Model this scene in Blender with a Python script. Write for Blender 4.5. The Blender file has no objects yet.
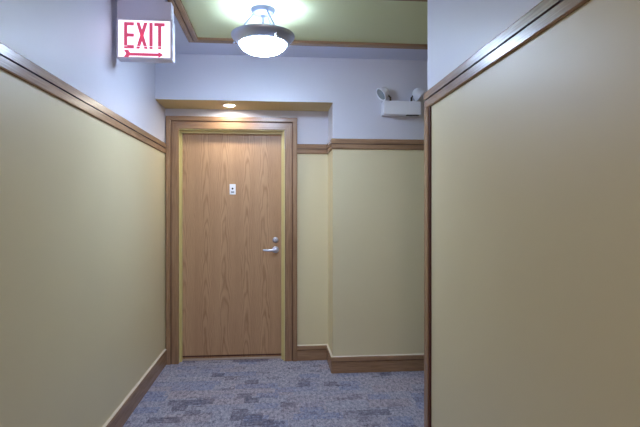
import bpy, bmesh, math, random
from mathutils import Vector, Matrix

S = bpy.context.scene
C = S.collection
EYE = 1.342           # height of the camera above the carpet
PI = math.pi

# ------------------------------------------------------------------ camera
cam_d = bpy.data.cameras.new('camera')
cam = bpy.data.objects.new('camera', cam_d)
C.objects.link(cam)
cam_d.sensor_width = 36.0
cam_d.lens = 500.0 / 640.0 * 36.0
cam_d.shift_y = -3.1 / 640.0
cam_d.clip_start = 0.02
cam.location = (0, 0, EYE)
cam.rotation_euler = (PI / 2, 0, -math.atan2(45, 500))
S.camera = cam

# ------------------------------------------------------------------ world, view
w = bpy.data.worlds.new('world')
w.use_nodes = True
w.node_tree.nodes['Background'].inputs[0].default_value = (0.9, 0.92, 1, 1)
w.node_tree.nodes['Background'].inputs[1].default_value = 0.0
S.world = w
S.view_settings.view_transform = 'Standard'
S.view_settings.look = 'None'
S.view_settings.gamma = 1
S.view_settings.use_curve_mapping = False
S.view_settings.exposure = 0.38

# strengths of the lamps of the place (used by their builders further down)
BOWL_E = 84.0
BOWL_COL = (0.56, 0.72, 1.0)
UPLIGHT_W = 0.3
SIGN_E = 1.15
SIGN_COL = (0.84, 0.80, 1.0)
DOWN_E = 250.0
DOWN_COL = (1.0, 0.95, 0.84)


def lamp(name, loc, energy, col, radius=0.1, typ='POINT', size=None, rot=None):
    d = bpy.data.lights.new(name, typ)
    d.energy = energy
    d.color = col
    if typ == 'POINT':
        d.shadow_soft_size = radius
    if typ == 'AREA':
        d.shape = 'RECTANGLE'
        d.size, d.size_y = size
    o = bpy.data.objects.new(name, d)
    o.location = loc
    if rot:
        o.rotation_euler = rot
    C.objects.link(o)
    return o


# unseen fill lamp added behind the camera; warm lamp in the side corridor
lamp('rear_fill_lamp', (-0.08, -2.1, 2.15), 40, (1.0, 0.90, 0.92), 0.25)
lamp('side_corridor_lamp', (2.6, 3.3, 2.25), 2.2, (1.0, 0.84, 0.45), 0.2)


# ------------------------------------------------------------------ materials
def lin(c):
    def f(v):
        v /= 255.0
        return v / 12.92 if v <= 0.04045 else ((v + 0.055) / 1.055) ** 2.4
    return (f(c[0]), f(c[1]), f(c[2]), 1.0)


def new_mat(name):
    m = bpy.data.materials.new(name)
    m.use_nodes = True
    nt = m.node_tree
    return m, nt, nt.nodes['Principled BSDF']


def node(nt, typ, **kw):
    n = nt.nodes.new(typ)
    for k, v in kw.items():
        setattr(n, k, v)
    return n


def link(nt, a, b):
    nt.links.new(a, b)


def math_node(nt, op, a, b=None, c=None):
    n = node(nt, 'ShaderNodeMath', operation=op)
    for i, v in enumerate((a, b, c)):
        if v is None:
            continue
        if isinstance(v, (int, float)):
            n.inputs[i].default_value = v
        else:
            link(nt, v, n.inputs[i])
    return n.outputs[0]


def mix_col(nt, fac, a, b, blend='MIX'):
    n = node(nt, 'ShaderNodeMix', data_type='RGBA', blend_type=blend)
    for idx, v in ((0, fac), (6, a), (7, b)):
        if isinstance(v, (int, float)):
            n.inputs[idx].default_value = v
        elif isinstance(v, tuple):
            n.inputs[idx].default_value = v
        else:
            link(nt, v, n.inputs[idx])
    return n.outputs[2]


def coords(nt, kind='Object'):
    t = node(nt, 'ShaderNodeTexCoord')
    return t.outputs[kind]


def noise(nt, vec, scale, detail=3, rough=0.5):
    n = node(nt, 'ShaderNodeTexNoise')
    n.inputs['Scale'].default_value = scale
    n.inputs['Detail'].default_value = detail
    n.inputs['Roughness'].default_value = rough
    link(nt, vec, n.inputs['Vector'])
    return n.outputs['Fac']


def mapping(nt, vec, scale=(1, 1, 1), rot=(0, 0, 0)):
    n = node(nt, 'ShaderNodeMapping')
    n.inputs['Scale'].default_value = scale
    n.inputs['Rotation'].default_value = rot
    link(nt, vec, n.inputs['Vector'])
    return n.outputs[0]


def bump(nt, b, height, strength, dist):
    n = node(nt, 'ShaderNodeBump')
    n.inputs['Strength'].default_value = strength
    n.inputs['Distance'].default_value = dist
    link(nt, height, n.inputs['Height'])
    link(nt, n.outputs[0], b.inputs['Normal'])


def paint(name, col, rough=0.5, var=0.03, spec=0.5, b_str=0.12):
    """rolled wall paint: slight tone drift, orange-peel texture"""
    m, nt, b = new_mat(name)
    co = coords(nt)
    big = noise(nt, co, 1.7, 2)
    c = lin(col)
    lo = tuple(v * (1 - var) for v in c[:3]) + (1,)
    hi = tuple(min(1, v * (1 + var)) for v in c[:3]) + (1,)
    link(nt, mix_col(nt, big, lo, hi), b.inputs['Base Color'])
    b.inputs['Roughness'].default_value = rough
    b.inputs['Specular IOR Level'].default_value = spec
    bump(nt, b, noise(nt, co, 160, 3), b_str, 0.002)
    return m


def plain(name, col, rough=0.4, metal=0.0, spec=0.5):
    m, nt, b = new_mat(name)
    co = coords(nt)
    n = noise(nt, co, 60, 2)
    c = lin(col)
    link(nt, mix_col(nt, n, tuple(v * 0.97 for v in c[:3]) + (1,), c), b.inputs['Base Color'])
    b.inputs['Roughness'].default_value = rough
    b.inputs['Metallic'].default_value = metal
    b.inputs['Specular IOR Level'].default_value = spec
    return m


def glow(name, col, strength, base=(0.8, 0.8, 0.8)):
    m, nt, b = new_mat(name)
    b.inputs['Base Color'].default_value = (*base, 1)
    b.inputs['Emission Color'].default_value = (*col, 1)
    b.inputs['Emission Strength'].default_value = strength
    b.inputs['Roughness'].default_value = 0.35
    return m


def trim_wood(name, axis, light, dark, rough=0.27):
    """stained oak moulding with grain running along one axis"""
    m, nt, b = new_mat(name)
    co = coords(nt)
    sc = [70, 70, 70]
    sc[axis] = 2.2
    fine = noise(nt, mapping(nt, co, tuple(sc)), 3.0, 4, 0.6)
    sc2 = [14, 14, 14]
    sc2[axis] = 0.8
    broad = noise(nt, mapping(nt, co, tuple(sc2)), 2.0, 2)
    f = math_node(nt, 'ADD', math_node(nt, 'MULTIPLY', fine, 0.65), math_node(nt, 'MULTIPLY', broad, 0.35))
    r = node(nt, 'ShaderNodeValToRGB')
    r.color_ramp.elements[0].position = 0.33
    r.color_ramp.elements[0].color = lin(dark)
    r.color_ramp.elements[1].position = 0.66
    r.color_ramp.elements[1].color = lin(light)
    link(nt, f, r.inputs[0])
    link(nt, r.outputs[0], b.inputs['Base Color'])
    b.inputs['Roughness'].default_value = rough
    bump(nt, b, fine, 0.08, 0.001)
    return m


def door_wood(name):
    """flat-cut oak veneer: leaves with cathedral figure pointing up"""
    m, nt, b = new_mat(name)
    co = coords(nt)
    sep = node(nt, 'ShaderNodeSeparateXYZ')
    link(nt, co, sep.inputs[0])
    x, z = sep.outputs[0], sep.outputs[2]
    lw = 0.178
    xs = math_node(nt, 'DIVIDE', math_node(nt, 'ADD', x, 3.03), lw)
    idx = math_node(nt, 'FLOOR', xs)
    wn = node(nt, 'ShaderNodeTexWhiteNoise', noise_dimensions='1D')
    link(nt, idx, wn.inputs['W'])
    xl = math_node(nt, 'SUBTRACT', math_node(nt, 'SUBTRACT', xs, idx),
                   math_node(nt, 'ADD', 0.4, math_node(nt, 'MULTIPLY', wn.outputs['Value'], 0.2)))
    wob = noise(nt, mapping(nt, co, (9, 1, 1.6)), 1.6, 3)
    xw = math_node(nt, 'ADD', xl, math_node(nt, 'MULTIPLY', math_node(nt, 'SUBTRACT', wob, 0.5), 0.22))
    par = math_node(nt, 'MULTIPLY', math_node(nt, 'MULTIPLY', xw, xw), 7.5)
    zz = math_node(nt, 'ADD', math_node(nt, 'MULTIPLY', z, 0.95), math_node(nt, 'MULTIPLY', wn.outputs['Value'], 3.0))
    f = math_node(nt, 'ADD', par, zz)
    f = math_node(nt, 'ADD', f, math_node(nt, 'MULTIPLY', noise(nt, mapping(nt, co, (6, 1, 1.5)), 2.0, 2), 0.9))
    s = math_node(nt, 'ADD', math_node(nt, 'MULTIPLY', math_node(nt, 'SINE', math_node(nt, 'MULTIPLY', f, 24.0)), 0.5), 0.5)
    s = math_node(nt, 'POWER', s, 2.2)
    fine = noise(nt, mapping(nt, co, (230, 1, 4.0)), 2.0, 4, 0.65)
    broad = noise(nt, mapping(nt, co, (9, 1, 0.7)), 1.5, 2)
    t = math_node(nt, 'ADD', math_node(nt, 'MULTIPLY', s, math_node(nt, 'ADD', 0.03, math_node(nt, 'MULTIPLY', fine, 0.42))),
                  math_node(nt, 'ADD', math_node(nt, 'MULTIPLY', fine, 0.40), math_node(nt, 'MULTIPLY', broad, 0.25)))
    t = math_node(nt, 'ADD', t, math_node(nt, 'MULTIPLY', math_node(nt, 'SUBTRACT', wn.outputs['Value'], 0.5), 0.06))
    r = node(nt, 'ShaderNodeValToRGB')
    e = r.color_ramp.elements
    e[0].position = 0.18
    e[0].color = lin(DOOR_LIGHT)
    e[1].position = 0.80
    e[1].color = lin(DOOR_DARK)
    link(nt, t, r.inputs[0])
    link(nt, r.outputs[0], b.inputs['Base Color'])
    b.inputs['Roughness'].default_value = 0.42
    bump(nt, b, fine, 0.06, 0.001)
    return m


def carpet(name):
    """blue-grey loop carpet with scattered woven rectangles"""
    m, nt, b = new_mat(name)
    co = coords(nt)
    sep = node(nt, 'ShaderNodeSeparateXYZ')
    link(nt, co, sep.inputs[0])
    jit = noise(nt, co, 38, 2)
    jx = math_node(nt, 'MULTIPLY', math_node(nt, 'SUBTRACT', jit, 0.5), 0.035)
    x = math_node(nt, 'ADD', sep.outputs[0], jx)
    y = math_node(nt, 'ADD', sep.outputs[1], jx)

    def cells(w, h, seed):
        row = math_node(nt, 'FLOOR', math_node(nt, 'DIVIDE', y, h))
        rn = node(nt, 'ShaderNodeTexWhiteNoise', noise_dimensions='1D')
        link(nt, math_node(nt, 'ADD', row, seed), rn.inputs['W'])
        col = math_node(nt, 'FLOOR', math_node(nt, 'ADD', math_node(nt, 'DIVIDE', x, w), math_node(nt, 'MULTIPLY', rn.outputs['Value'], 7.0)))
        cb = node(nt, 'ShaderNodeCombineXYZ')
        link(nt, col, cb.inputs[0])
        link(nt, row, cb.inputs[1])
        cb.inputs[2].default_value = seed
        wn = node(nt, 'ShaderNodeTexWhiteNoise', noise_dimensions='3D')
        link(nt, cb.outputs[0], wn.inputs['Vector'])
        return wn.outputs['Value']

    def step(v, t):
        return math_node(nt, 'GREATER_THAN', v, t)

    fine = noise(nt, mapping(nt, co, (1, 0.5, 1)), 95, 5, 1.0)
    fine = math_node(nt, 'ADD', math_node(nt, 'MULTIPLY', fine, 0.45), math_node(nt, 'MULTIPLY', noise(nt, mapping(nt, co, (1, 0.42, 1)), 48, 4, 0.9), 0.55))
    mid = noise(nt, co, 55, 3, 0.7)
    weave = noise(nt, mapping(nt, co, (14, 95, 1)), 1.0, 3, 0.7)
    grain = node(nt, 'ShaderNodeMapRange')
    grain.inputs[1].default_value = 0.40
    grain.inputs[2].default_value = 0.60
    link(nt, fine, grain.inputs[0])
    g = grain.outputs[0]

    def soft(v, lo, hi):
        n = node(nt, 'ShaderNodeMapRange')
        n.inputs[1].default_value = lo
        n.inputs[2].default_value = hi
        link(nt, v, n.inputs[0])
        return n.outputs[0]

    base = mix_col(nt, g, lin((96, 95, 114)), lin((194, 191, 206)))
    warm = math_node(nt, 'MULTIPLY', soft(cells(0.30, 0.14, 3.7), 0.3, 1.0), 0.55)
    base = mix_col(nt, warm, base, mix_col(nt, g, lin((104, 92, 104)), lin((200, 186, 192))))
    blue = math_node(nt, 'MULTIPLY', soft(cells(0.16, 0.10, 8.1), 0.72, 0.95), soft(mid, 0.35, 0.6))
    base = mix_col(nt, math_node(nt, 'MULTIPLY', blue, 0.7), base, mix_col(nt, g, lin((72, 82, 124)), lin((140, 156, 196))))
    d1 = math_node(nt, 'MULTIPLY', soft(cells(0.105, 0.095, 1.3), 0.87, 0.93), soft(weave, 0.36, 0.54))
    base = mix_col(nt, math_node(nt, 'MULTIPLY', d1, 0.75), base, mix_col(nt, g, lin((58, 54, 72)), lin((108, 102, 120))))
    d2 = math_node(nt, 'MULTIPLY', soft(cells(0.11, 0.045, 5.9), 0.93, 0.98), soft(mid, 0.40, 0.56))
    base = mix_col(nt, math_node(nt, 'MULTIPLY', d2, 0.7), base, mix_col(nt, g, lin((62, 56, 72)), lin((112, 104, 120))))
    link(nt, base, b.inputs['Base Color'])
    b.inputs['Roughness'].default_value = 0.95
    b.inputs['Specular IOR Level'].default_value = 0.1
    bump(nt, b, fine, 0.5, 0.006)
    return m


DOOR_LIGHT = (198, 162, 127)
DOOR_DARK = (138, 97, 66)
OAK_L, OAK_D = (168, 134, 103), (128, 97, 72)
M = {
    'yellow': paint('yellow_wall_paint', (218, 206, 168), 0.46, 0.03, 0.9),
    'white': paint('pale_wall_paint', (209, 209, 221), 0.46, 0.03, 0.7),
    'ceil': paint('white_ceiling_paint', (206, 210, 232), 0.6),
    'tray': paint('yellow_ceiling_paint', (204, 208, 164), 0.6),
    'soffit': paint('tan_soffit_paint', (214, 192, 140), 0.6),
    'carpet': carpet('blue_grey_carpet'),
    'oak_x': trim_wood('oak_moulding_x', 0, OAK_L, OAK_D),
    'oak_y': trim_wood('oak_moulding_y', 1, OAK_L, OAK_D),
    'oak_z': trim_wood('oak_moulding_z', 2, OAK_L, OAK_D),
    'pale_edge': plain('cream_top_edge', (226, 214, 196), 0.4),  # cream strip along the top edge of the baseboards
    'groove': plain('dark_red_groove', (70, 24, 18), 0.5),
    'door': door_wood('oak_door_veneer'),
    'frame': paint('olive_frame_paint', (206, 190, 130), 0.4),
    'white_metal': plain('white_enamel', (238, 240, 250), 0.35),
    'sign_metal': plain('grey_enamel', (232, 234, 254), 0.35),
    'nickel': plain('satin_nickel', (202, 208, 228), 0.40, 1.0),
    'chrome': plain('polished_chrome', (206, 212, 226), 0.16, 1.0),
    'steel': plain('brushed_steel_rod', (130, 138, 164), 0.5, 0.5),
    'dark_metal': plain('dark_bracket_metal', (70, 64, 62), 0.4, 0.8),
    'lens': plain('lamp_lens', (126, 134, 138), 0.15),
    'black': plain('black_plastic', (34, 32, 34), 0.5),
    'plate_grey': plain('grey_print', (120, 120, 132), 0.5),
    'bowl': glow('lit_glass_bowl', BOWL_COL, BOWL_E),
    'bowl_inside': glow('lit_glass_bowl_inside', BOWL_COL, BOWL_E * 0.13),
    'sign_face': glow('lit_sign_face', SIGN_COL, SIGN_E),
    'sign_red': glow('lit_sign_red', lin((190, 78, 118))[:3], 0.70, (0.5, 0.03, 0.06)),
    'downlens': glow('lit_downlight_lens', DOWN_COL, DOWN_E),
    'sill': plain('threshold_metal', (196, 178, 168), 0.4, 0.3),
}


# ------------------------------------------------------------------ mesh helpers
def obj(name, bm, mats, parent=None, smooth=False, auto=None):
    me = bpy.data.meshes.new(name)
    bmesh.ops.recalc_face_normals(bm, faces=bm.faces)
    bm.to_mesh(me)
    bm.free()
    if not isinstance(mats, (list, tuple)):
        mats = [mats]
    for m in mats:
        me.materials.append(m)
    if smooth:
        for p in me.polygons:
            p.use_smooth = True
        if auto:
            me.set_sharp_from_angle(angle=math.radians(auto))
    o = bpy.data.objects.new(name, me)
    C.objects.link(o)
    if parent:
        o.parent = parent
        o.matrix_parent_inverse = Matrix.Translation(-Vector(parent.location))
    return o


def tag(o, label, cat, group=None, kind=None):
    if label:
        o['label'] = label
    if cat:
        o['category'] = cat
    if group:
        o['group'] = group
    if kind:
        o['kind'] = kind
    return o


def empty(name, loc):
    o = bpy.data.objects.new(name, None)
    o.empty_display_size = 0.1
    o.location = loc
    C.objects.link(o)
    return o


def add_box(bm, a, b, mi=0, bev=0.0):
    t = bmesh.new()
    bmesh.ops.create_cube(t, size=1)
    for v in t.verts:
        v.co = Vector([(a[i] + b[i]) / 2 + v.co[i] * (b[i] - a[i]) for i in range(3)])
    if bev:
        bmesh.ops.bevel(t, geom=t.edges[:], offset=bev, segments=2, affect='EDGES', profile=0.5)
    merge(bm, t, mi)
    return bm


def merge(bm, t, mi=0, mat=None):
    if mat is not None:
        bmesh.ops.transform(t, matrix=mat, verts=t.verts)
    mp = {v: bm.verts.new(v.co) for v in t.verts}
    for f in t.faces:
        try:
            nf = bm.faces.new([mp[v] for v in f.verts])
            nf.material_index = mi if mi is not None else f.material_index
        except ValueError:
            pass
    t.free()


def box(a, b, bev=0.0):
    return add_box(bmesh.new(), a, b, 0, bev)


def lathe_bm(profile, seg=48, cap=False):
    """profile: (radius, z) pairs turned round the z axis"""
    bm = bmesh.new()
    rings = []
    for r, z in profile:
        if r < 1e-6:
            rings.append([bm.verts.new((0, 0, z))])
        else:
            rings.append([bm.verts.new((r * math.cos(2 * PI * k / seg), r * math.sin(2 * PI * k / seg), z)) for k in range(seg)])
    for a, b in zip(rings, rings[1:]):
        for k in range(seg):
            q = (k + 1) % seg
            if len(a) == 1 and len(b) == 1:
                continue
            if len(a) == 1:
                bm.faces.new((a[0], b[k], b[q]))
            elif len(b) == 1:
                bm.faces.new((a[k], b[0], a[q]))
            else:
                bm.faces.new((a[k], b[k], b[q], a[q]))
    return bm


def place_bm(t, loc, axis=(0, 0, 1)):
    """turn a bmesh so that its +z looks along axis, then move it"""
    q = Vector((0, 0, 1)).rotation_difference(Vector(axis).normalized())
    bmesh.ops.transform(t, matrix=Matrix.Translation(Vector(loc)) @ q.to_matrix().to_4x4(), verts=t.verts)
    return t


def tube_bm(pts, r, seg=10):
    bm = bmesh.new()
    pts = [Vector(p) for p in pts]
    rings = []
    for i, p in enumerate(pts):
        d = (pts[min(i + 1, len(pts) - 1)] - pts[max(i - 1, 0)]).normalized()
        q = Vector((0, 0, 1)).rotation_difference(d)
        rings.append([bm.verts.new(p + q @ Vector((r * math.cos(2 * PI * k / seg), r * math.sin(2 * PI * k / seg), 0))) for k in range(seg)])
    for a, b in zip(rings, rings[1:]):
        for k in range(seg):
            bm.faces.new((a[k], a[(k + 1) % seg], b[(k + 1) % seg], b[k]))
    bm.faces.new(rings[0])
    bm.faces.new(rings[-1])
    return bm


def sweep_bm(path, profile, mats_by_face, closed=False, up=Vector((0, 0, 1)), pick=None):
    """run a closed profile (d, h) along a planar path with mitred corners;
    d is measured to the left of the path, h along `up`."""
    bm = bmesh.new()
    pts = [Vector(p) for p in path]
    n = len(pts)

    def left(d):
        return up.cross(d).normalized()
    rings = []
    for i, p in enumerate(pts):
        ds = []
        if closed or i > 0:
            ds.append((p - pts[i - 1]).normalized())
        if closed or i < n - 1:
            ds.append((pts[(i + 1) % n] - p).normalized())
        ls = [left(d) for d in ds]
        mvec = ls[0] if len(ls) == 1 else (ls[0] + ls[1]) / (1 + ls[0].dot(ls[1]))
        rings.append([bm.verts.new(p + mvec * d + up * h) for d, h in profile])
    segs = list(range(n if closed else n - 1))
    k = len(profile)
    for i in segs:
        a, b = rings[i], rings[(i + 1) % n]
        dirv = pts[(i + 1) % n] - pts[i]
        for j in range(k):
            f = bm.faces.new((a[j], a[(j + 1) % k], b[(j + 1) % k], b[j]))
            f.material_index = pick(dirv, j)
    if not closed:
        for r in (rings[0], rings[-1]):
            bm.faces.new(r).material_index = pick(pts[1] - pts[0], 0)
    return bm


def pick_wood(groove_idx, pale=()):
    def p(d, j):
        if j in pale:
            return 4
        if j in groove_idx:
            return 3
        ax = max(range(3), key=lambda q: abs(d[q]))
        return ax
    return p


WOODS = [M['oak_x'], M['oak_y'], M['oak_z'], M['groove'], M['pale_edge']]

# ------------------------------------------------------------------ the room
XL, XR = -0.955, 0.79        # corridor side walls
YC = 2.54                    # end of the right-hand wall
YF, YD = 4.10, 4.47          # wall with the emergency light, wall with the door
XB = 0.475                   # right side of the door recess
XE, YB = 4.0, -2.5           # far ends of the two corridors
CZ = 2.600                   # ceiling
RT, RB = 1.934, 1.848        # wall rail
SOF = 2.232                  # soffit above the door
T = 0.12


def struct(name, bm, mats, label, cat):
    return tag(obj(name, bm, mats), label, cat, kind='structure')


two = [M['yellow'], M['white'], M['soffit']]
RM = (RT + RB) / 2


def wall_two(a, b):
    """a wall slab, yellow below the rail and pale above it"""
    bm = bmesh.new()
    add_box(bm, (a[0], a[1], -0.05), (b[0], b[1], RM), 0)
    add_box(bm, (a[0], a[1], RM), (b[0], b[1], CZ + 0.1), 1)
    return bm


struct('floor', box((XL - T, YB - T, -0.08), (XE + T, YD + T, 0.0)), M['carpet'],
       'blue-grey patterned corridor carpet with scattered dark rectangles', 'carpet')
struct('wall_left', wall_two((XL - T, YB - T), (XL, YD + T)), two,
       'long left wall, yellow below the wooden rail and pale above', 'wall')
struct('wall_right', wall_two((XR, YB), (XE, YC)), two,
       'near right wall ending at a wood-edged corner, yellow below its rail', 'wall')
bm = wall_two((XB, YF), (XE, YF + T + 0.35))
add_box(bm, (XL, YF, SOF), (XB, YF + 0.35 + T, CZ + 0.1), 1)
bm.faces.ensure_lookup_table()
for f in bm.faces:
    f.normal_update()
    if f.normal.z < -0.9 and abs(f.calc_center_median().z - SOF) < 1e-4:
        f.material_index = 2
struct('wall_front', bm, two, 'end wall with the emergency light and the dropped header over the door recess', 'wall')
# door wall with an opening for the door
OX0, OX1, OZ = -0.845, 0.085, 2.057
bm = bmesh.new()
for x0, x1 in ((XL, OX0), (OX1, XB)):
    add_box(bm, (x0, YD, -0.05), (x1, YD + T, RM), 0)
    add_box(bm, (x0, YD, RM), (x1, YD + T, SOF), 1)
add_box(bm, (OX0, YD, OZ), (OX1, YD + T, SOF), 1)
struct('wall_recess', bm, two, 'set-back wall around the door inside the recess', 'wall')
struct('wall_back', wall_two((XL, YB - T), (XE + T, YB)), two, 'wall closing the corridor behind the camera', 'wall')
struct('wall_side', wall_two((XE, YC - 0.2), (XE + T, YD + T)), two, 'wall closing the side corridor far right', 'wall')

# ceiling: yellow field inside a slightly lower white border
BX0, BX1 = -0.622, 0.47       # field edges along the main corridor
BY0, BY1 = 2.86, 3.78        # field edges along the side corridor
bm = box((XL - T, YB - T, CZ + 0.008), (XE + T, YD + T, CZ + 0.12))
for f in bm.faces:
    f.material_index = 0
add_box(bm, (XL, YB, CZ), (BX0, YF, CZ + 0.008), 1)
add_box(bm, (BX0, BY1, CZ), (XE, YF, CZ + 0.008), 1)
add_box(bm, (BX1, YB, CZ), (XR, BY0, CZ + 0.008), 1)
add_box(bm, (XR, YC, CZ), (XE, BY0, CZ + 0.008), 1)
add_box(bm, (BX0, YB, CZ), (BX1, YB + 0.35, CZ + 0.008), 1)
add_box(bm, (XE - 0.35, BY0, CZ), (XE, BY1, CZ + 0.008), 1)
struct('ceiling', bm, [M['tray'], M['ceil']], 'yellow ceiling field inside a white border', 'ceiling')

# ceiling moulding round the field: flat board, groove, inner bead
prof = [(-0.018, CZ), (-0.018, CZ - 0.005), (-0.014, CZ - 0.008), (0.020, CZ - 0.008), (0.022, CZ - 0.002), (0.028, CZ - 0.002),
        (0.030, CZ - 0.012), (0.056, CZ - 0.012), (0.060, CZ - 0.008), (0.060, CZ + 0.0075)]
path = [(BX0, YB + 0.35, 0), (BX1, YB + 0.35, 0), (BX1, BY0, 0), (XE - 0.35, BY0, 0), (XE - 0.35, BY1, 0), (BX0, BY1, 0)]
struct('trim_1', sweep_bm(path, prof, None, True, pick=pick_wood({4})), WOODS,
       'oak moulding framing the yellow ceiling field', 'moulding')

# wall rail: two stacked oak boards with a dark groove between
H = RT - RB
rail = [(0, RB), (0.009, RB), (0.013, RB + 0.004), (0.013, RB + 0.040), (0.005, RB + 0.0405), (0.005, RB + 0.0450),
        (0.016, RB + 0.0455), (0.016, RT - 0.006), (0.011, RT), (0, RT)]
RG = {3, 4, 5}
base = [(0, 0.001), (0.014, 0.001), (0.014, 0.092), (0.010, 0.0935), (0.010, 0.098), (0.019, 0.0995), (0.019, 0.128),
        (0.015, 0.135), (0.006, 0.1405), (0, 0.1405)]
BG = {3}


def run(name, path, prof, groove, label, cat):
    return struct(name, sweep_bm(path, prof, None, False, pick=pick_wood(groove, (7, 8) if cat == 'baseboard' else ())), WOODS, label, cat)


CX0, CX1 = -0.946, 0.197     # outer edges of the door casing
# paths go so that the room is on the left-hand side
run('trim_2', [(XL, YD, -0.012), (XL, YB, -0.012)], rail, RG, 'oak rail along the left wall', 'rail')
run('trim_3', [(XE, YF, 0), (XB, YF, 0), (XB, YD, 0), (CX1, YD, 0)], rail, RG,
    'oak rail stepping from the end wall into the door recess', 'rail')
run('trim_4', [(XR, YB, 0.022), (XR, YC, 0.022), (XE, YC, 0.022)], rail, RG, 'oak rail along the near right wall', 'rail')
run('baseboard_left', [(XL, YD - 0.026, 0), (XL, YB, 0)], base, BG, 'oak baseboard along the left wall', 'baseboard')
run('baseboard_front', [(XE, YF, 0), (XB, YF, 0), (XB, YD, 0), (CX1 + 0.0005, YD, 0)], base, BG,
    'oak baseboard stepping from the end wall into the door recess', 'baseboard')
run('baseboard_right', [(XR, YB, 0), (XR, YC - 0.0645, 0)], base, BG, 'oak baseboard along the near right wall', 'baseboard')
# corner board below the rail at the end of the right-hand wall
bm = bmesh.new()
add_box(bm, (XR - 0.014, YC - 0.048, 0.001), (XR, YC, RB + 0.022), 2)
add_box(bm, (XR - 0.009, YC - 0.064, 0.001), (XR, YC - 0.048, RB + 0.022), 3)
add_box(bm, (XR - 0.014, YC, 0.001), (XR + 0.05, YC + 0.014, RB + 0.022), 2)
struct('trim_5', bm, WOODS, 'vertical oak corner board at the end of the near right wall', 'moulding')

# ------------------------------------------------------------------ the door
DY = 4.565
DX0, DX1, DZ0, DZ1 = -0.836, 0.071, 0.014, 2.046
door = empty('door_1', ((DX0 + DX1) / 2, DY, 0))
tag(door, 'flush oak veneer door with lever handle in an oak cased recess', 'door', kind='structure')
obj('door_leaf', box((DX0, DY, DZ0), (DX1, DY + 0.044, DZ1), 0.0015), M['door'], door)

# painted steel frame with its stop
fp = [(0.0, YD - 0.004), (0.0, DY + 0.05), (0.016, DY + 0.05)]
bm = bmesh.new()
fx0, fx1, fz = DX0 - 0.004, DX1 + 0.004, DZ1 + 0.004
sx0, sx1, sz = -0.822, 0.058, 2.030           # clear opening at the stops
for a, b in (((OX0, YD - 0.006, 0), (fx0, DY + 0.05, OZ)), ((fx1, YD - 0.006, 0), (OX1, DY + 0.05, OZ)),
             ((fx0, YD - 0.006, fz), (fx1, DY + 0.05, OZ)),
             ((fx0, DY - 0.050, 0), (sx0, DY - 0.002, fz)), ((sx1, DY - 0.050, 0), (fx1, DY - 0.002, fz)),
             ((sx0, DY - 0.050, sz), (sx1, DY - 0.002, fz))):
    add_box(bm, a, b)
obj('door_frame', bm, M['frame'], door)

# casing: inner flat board with a thicker back band
cas = [(0, 0), (0.012, 0), (0.016, 0.003), (0.016, 0.060), (0.011, 0.062), (0.011, 0.0665), (0.022, 0.068), (0.026, 0.072),
       (0.026, 0.104), (0.022, 0.108), (0, 0.108)]
CI0, CI1, CIZ = CX0 + 0.108, CX1 - 0.108, 2.057


def casing_bm():
    bm = bmesh.new()
    path = [(CI0, 0.001), (CI0, CIZ), (CI1, CIZ), (CI1, 0.001)]
    n = [(-1, 0), (-1, 1), (1, 1), (1, 0)]
    rings = [[bm.verts.new((p[0] + q[0] * h, YD - d, p[1] + q[1] * h)) for d, h in cas] for p, q in zip(path, n)]
    k = len(cas)
    for i in range(3):
        for j in range(k):
            f = bm.faces.new((rings[i][j], rings[i][(j + 1) % k], rings[i + 1][(j + 1) % k], rings[i + 1][j]))
            f.material_index = 3 if j == 4 else (0 if i == 1 else 2)
    for r in (rings[0], rings[-1]):
        bm.faces.new(r).material_index = 2
    return bm


obj('casing', casing_bm(), WOODS, door)
bm = box((sx0, DY - 0.02, 0.001), (sx1, DY + 0.05, 0.0135), 0.002)
obj('threshold', bm, M['sill'], door)
sweepb = box((DX0 + 0.01, DY - 0.007, 0.030), (DX1 - 0.01, DY - 0.0005, 0.040), 0.001)
obj('door_sweep', sweepb, M['groove'], door)

# lever handle: rose, neck, lever
hx, hz = 0.005, EYE - 0.357
h = obj('lever_handle', place_bm(lathe_bm([(0, 0), (0.031, 0), (0.031, 0.006), (0.027, 0.011), (0.013, 0.013), (0.012, 0.045), (0.0, 0.045)], 32),
                                 (hx, DY - 0.0005, hz), (0, -1, 0)), M['nickel'], door, True, 35)
bm = bmesh.new()
n = 14
rings = []
for i in range(n + 1):
    t = i / n
    x = hx + 0.014 - 0.128 * t
    y = DY - 0.046 + 0.012 * max(0, t - 0.6) ** 1.5
    z = hz - 0.003 * math.sin(t * PI)
    hh = 0.0125 - 0.0045 * t
    tt = 0.0075 - 0.002 * t
    if i in (0, n):
        hh *= 0.6
        tt *= 0.6
    rings.append([bm.verts.new((x, y + tt * math.sin(a), z + hh * math.cos(a))) for a in [2 * PI * k / 12 for k in range(12)]])
for a, b in zip(rings, rings[1:]):
    for k in range(12):
        bm.faces.new((a[k], a[(k + 1) % 12], b[(k + 1) % 12], b[k]))
bm.faces.new(rings[0])
bm.faces.new(rings[-1])
obj('lever', bm, M['nickel'], h, True, 60)
# deadbolt
dbz = EYE - 0.268
d = obj('deadbolt', place_bm(lathe_bm([(0, 0), (0.027, 0), (0.027, 0.006), (0.022, 0.013), (0.015, 0.015), (0, 0.015)], 32),
                             (hx, DY - 0.0005, dbz), (0, -1, 0)), M['nickel'], door, True, 30)
obj('keyway', box((hx - 0.002, DY - 0.0175, dbz - 0.009), (hx + 0.002, DY - 0.015, dbz + 0.009)), M['black'], d)
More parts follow.
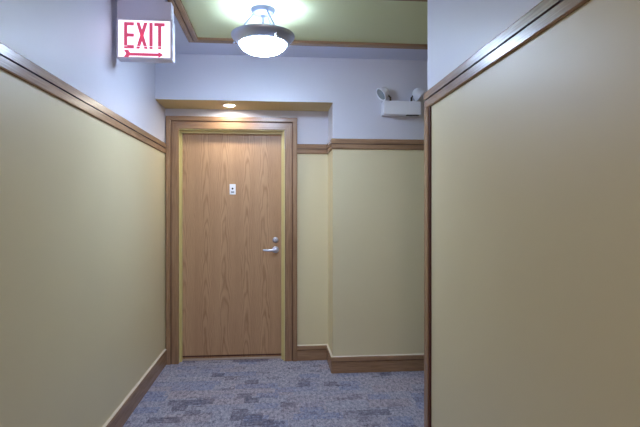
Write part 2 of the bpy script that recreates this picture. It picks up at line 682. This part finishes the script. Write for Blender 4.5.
# white plate with the peephole
px, pz = -0.3805, EYE + 0.190
p = obj('door_plate', box((px - 0.027, DY - 0.009, pz - 0.047), (px + 0.027, DY - 0.0005, pz + 0.047), 0.002), M['white_metal'], door)
p['label'] = 'small white plate with peephole and grey lettering'
obj('peephole', place_bm(lathe_bm([(0, 0), (0.0085, 0), (0.0085, 0.002), (0.005, 0.003), (0, 0.002)], 20), (px, DY - 0.0092, pz + 0.006), (0, -1, 0)),
    M['black'], p, True, 30)
bm = bmesh.new()
for i, (x0, x1) in enumerate(((-0.014, -0.006), (-0.004, 0.004), (0.006, 0.014))):
    add_box(bm, (px + x0, DY - 0.0100, pz - 0.034), (px + x1, DY - 0.0090, pz - 0.018))
obj('plate_lettering', bm, M['plate_grey'], p)

# ------------------------------------------------------------------ recessed downlight over the door
lx, ly = -0.385, 4.285
dl = empty('recessed_downlight', (lx, ly, SOF))
tag(dl, 'small round lit downlight set in the soffit above the door', 'downlight')
obj('trim_ring', place_bm(lathe_bm([(0.040, 0), (0.055, 0), (0.056, 0.002), (0.052, 0.006), (0.042, 0.004), (0.040, 0)], 40), (lx, ly, SOF), (0, 0, -1)),
    M['white_metal'], dl, True, 40)
obj('lens', place_bm(lathe_bm([(0, 0.0045), (0.02, 0.004), (0.040, 0.001), (0.040, 0.0)], 40), (lx, ly, SOF), (0, 0, -1)), M['downlens'], dl, True)

# ------------------------------------------------------------------ semi-flush pendant
PX, PY = -0.075, 3.17
LIFT = 0.012
pend = empty('ceiling_pendant', (PX, PY, CZ))
tag(pend, 'round glowing glass bowl light in a nickel ring hung from the ceiling', 'ceiling light')


def at_p(bm):
    return place_bm(bm, (PX, PY, 0))


TC = CZ + 0.008 - LIFT
obj('canopy', at_p(lathe_bm([(0, TC), (0.076, TC), (0.076, TC - 0.012), (0.066, TC - 0.028), (0.040, TC - 0.038), (0.014, TC - 0.040),
                             (0.012, TC - 0.052), (0, TC - 0.054)], 48)), M['steel'], pend, True, 35)
obj('stem', at_p(lathe_bm([(0, TC - 0.05), (0.006, TC - 0.05), (0.006, 2.43), (0.016, 2.425), (0.016, 2.415), (0, 2.415)], 16)), M['steel'], pend, True, 40)
for k in range(3):
    a = math.radians(-62 + 120 * k)
    ca, sa = math.cos(a), math.sin(a)
    pts = [(PX + ca * r, PY + sa * r, z) for r, z in ((0.058, TC - 0.022), (0.066, TC - 0.036), (0.150, 2.452), (0.160, 2.425))]
    obj('hanger_rod', tube_bm(pts, 0.0055), M['steel'], pend, True, 50)
    kn = lathe_bm([(0, 0), (0.009, 0), (0.010, 0.004), (0.006, 0.010), (0.009, 0.016), (0.006, 0.023), (0, 0.025)], 16)
    r0 = 0.174
    obj('finial', place_bm(kn, (PX + ca * r0, PY + sa * r0, 2.396), (ca * 0.5, sa * 0.5, -1)), M['chrome'], pend, True, 40)
obj('ring', at_p(lathe_bm([(0.150, 2.376), (0.162, 2.382), (0.182, 2.402), (0.195, 2.415), (0.199, 2.424), (0.199, 2.432), (0.194, 2.435), (0.184, 2.430),
                           (0.164, 2.404), (0.150, 2.388), (0.150, 2.376)], 72)), M['nickel'], pend, True, 40)
pr = [(0.1495, 2.387)]
for i in range(15):
    t = i / 14
    ang = t * PI / 2
    pr.append((0.1495 * math.cos(ang) ** 0.85 if t < 1 else 0, 2.384 - 0.071 * math.sin(ang) ** 1.1))
inner = [(max(r - 0.006, 0), z + 0.006 * (1 if i else 0)) for i, (r, z) in enumerate(pr)][::-1]
bm = lathe_bm(pr, 64)
t = lathe_bm(inner, 64)
for f in t.faces:
    f.material_index = 1
merge(bm, t, None)
obj('glass_bowl', at_p(bm), [M['bowl'], M['bowl_inside']], pend, True)
pend.location.z += LIFT
lamp('pendant_bulb', (PX, PY, 2.40 + LIFT), UPLIGHT_W, BOWL_COL, 0.05)

# ------------------------------------------------------------------ exit sign
SX0, SX1, SY0, SY1 = -0.931, -0.608, 3.05, 3.125
SZB, SZM, SZT = EYE + 0.897, EYE + 1.133, CZ
ex = empty('exit_sign', ((SX0 + SX1) / 2, (SY0 + SY1) / 2, CZ))
tag(ex, 'lit white EXIT sign with red letters and arrow below the ceiling at left', 'exit sign')
bm = bmesh.new()
add_box(bm, (SX0, SY0 + 0.004, SZB), (SX1, SY1, SZM + 0.004), 0, 0.006)
obj('housing', bm, M['sign_metal'], ex)
obj('canopy', box((SX0 + 0.001, SY0 + 0.002, SZM + 0.005), (SX1 - 0.008, SY1 - 0.002, SZT - 0.0135), 0.003), M['sign_metal'], ex)
obj('ceiling_plate', box((SX0 + 0.02, SY0 + 0.006, SZT - 0.0135), (-0.655, SY1 - 0.006, SZT - 0.0003)), M['sign_metal'], ex)
bm = bmesh.new()
fx0_, fx1_, fz0_, fz1_ = -0.9215, -0.6215, EYE + 0.908, EYE + 1.126
fr = 0.008
for a, b in (((SX0, SY0 - 0.004, SZB), (fx0_, SY0 + 0.004, SZM + 0.004)), ((fx1_, SY0 - 0.004, SZB), (SX1, SY0 + 0.004, SZM + 0.004)),
             ((fx0_, SY0 - 0.004, SZB), (fx1_, SY0 + 0.004, fz0_)), ((fx0_, SY0 - 0.004, fz1_), (fx1_, SY0 + 0.004, SZM + 0.004))):
    add_box(bm, a, b)
obj('face_frame', bm, M['sign_metal'], ex)
face = obj('face_panel', box((fx0_, SY0 - 0.002, fz0_), (fx1_, SY0 + 0.004, fz1_)), M['sign_face'], ex)


def sx(q):      # columns and rows of the lettering, in units of the face
    return -0.924 + (q - 118.0) * 0.00578


def sz_(q):
    return EYE + 1.133 - (q - 19.6) * 0.00603


FY = SY0 - 0.002


def quad_strokes(strokes):
    """each stroke: (xa_top, xb_top, y_top, xa_bot, xb_bot, y_bot)"""
    bm = bmesh.new()
    for xa, xb, y0, xc, xd, y1 in strokes:
        pts = [(xa, y0), (xb, y0), (xd, y1), (xc, y1)]
        f = [bm.verts.new((sx(x), FY - 0.002, sz_(y))) for x, y in pts]
        b = [bm.verts.new((sx(x), FY - 0.0001, sz_(y))) for x, y in pts]
        bm.faces.new(f)
        bm.faces.new(b[::-1])
        for k in range(4):
            bm.faces.new((f[k], b[k], b[(k + 1) % 4], f[(k + 1) % 4]))
    return bm


T0, B0, G0, G1 = 22.8, 48.6, 46.0, 46.5


def bar(x0, x1, y0, y1):
    return (x0, x1, y0, x0, x1, y1)


def diag(xt, xb, wd):
    out = []
    for y0, y1 in ((T0, G0), (G1, B0)):
        def xx(y):
            return xt + (xb - xt) * (y - T0) / (B0 - T0)
        out.append((xx(y0), xx(y0) + wd, y0, xx(y1), xx(y1) + wd, y1))
    return out


obj('letter_e', quad_strokes([bar(124.1, 127.4, T0, G0), bar(124.1, 127.4, G1, B0), bar(127.4, 134.0, T0, 26.0), bar(127.4, 134.0, 33.8, 37.0),
                              bar(127.4, 134.0, 45.2, B0)]), M['sign_red'], face)
obj('letter_x', quad_strokes(diag(136.2, 144.3, 3.5) + diag(144.1, 136.0, 3.5)), M['sign_red'], face)
obj('letter_i', quad_strokes([bar(149.3, 152.7, T0, G0), bar(149.3, 152.7, G1, B0)]), M['sign_red'], face)
obj('letter_t', quad_strokes([bar(154.2, 164.8, T0, 26.0), bar(158.0, 161.4, 26.0, G0), bar(158.0, 161.4, G1, B0)]), M['sign_red'], face)
obj('arrow', quad_strokes([bar(128.5, 158.5, 52.8, 55.6), (158.4, 158.5, 51.2, 158.4, 163.4, 54.2), (158.4, 163.4, 54.2, 158.4, 158.5, 57.2),
                           (123.8, 128.4, 50.0, 126.2, 130.8, 53.6), (126.2, 130.8, 53.6, 123.8, 128.4, 57.2), ]), M['sign_red'], face)

# ------------------------------------------------------------------ emergency light
EX0, EX1, EY0, EZ0, EZ1 = 0.880, 1.190, 4.0, EYE + 0.783, EYE + 0.893
em = empty('emergency_light', ((EX0 + EX1) / 2, YF, EZ0))
tag(em, 'white emergency light box with two round swivel lamps on the end wall', 'emergency light')
obj('housing', box((EX0, EY0, EZ0), (EX1, YF - 0.0005, EZ1), 0.005), M['white_metal'], em)
obj('test_switch', box((EX1 - 0.115, EY0 + 0.012, EZ0 - 0.004), (EX1 - 0.012, EY0 + 0.05, EZ0 + 0.0005), 0.001), M['black'], em)
for hxx, ax, bx in ((0.880, (-0.80, -0.24, -0.60), 0.946), (1.180, (0.80, -0.05, -0.60), 1.122)):
    axv = Vector(ax).normalized()
    hc = Vector((hxx, EY0 + 0.045, EYE + 0.962))
    # bracket: post with a knuckle on top of the box
    bxm = bmesh.new()
    merge(bxm, lathe_bm([(0, 0), (0.014, 0), (0.014, 0.005), (0.008, 0.008), (0.008, 0.040), (0, 0.042)], 16), 0,
          Matrix.Translation((bx, EY0 + 0.045, EZ1)))
    arm = tube_bm([(bx, EY0 + 0.045, EZ1 + 0.034), tuple(hc - axv * 0.030)], 0.006, 8)
    merge(bxm, arm, 0)
    hd = lathe_bm([(0, -0.050), (0.018, -0.047), (0.034, -0.038), (0.046, -0.022), (0.052, 0.0), (0.054, 0.012), (0.058, 0.013), (0.058, 0.024),
                   (0.052, 0.024), (0.049, 0.016)], 36)
    head = obj('lamp_head', place_bm(hd, tuple(hc), tuple(axv)), M['white_metal'], em, True, 40)
    obj('lens', place_bm(lathe_bm([(0, 0.022), (0.025, 0.021), (0.051, 0.016)], 32), tuple(hc), tuple(axv)), M['lens'], head, True)
    obj('bracket', bxm, M['dark_metal'], em, True, 40)
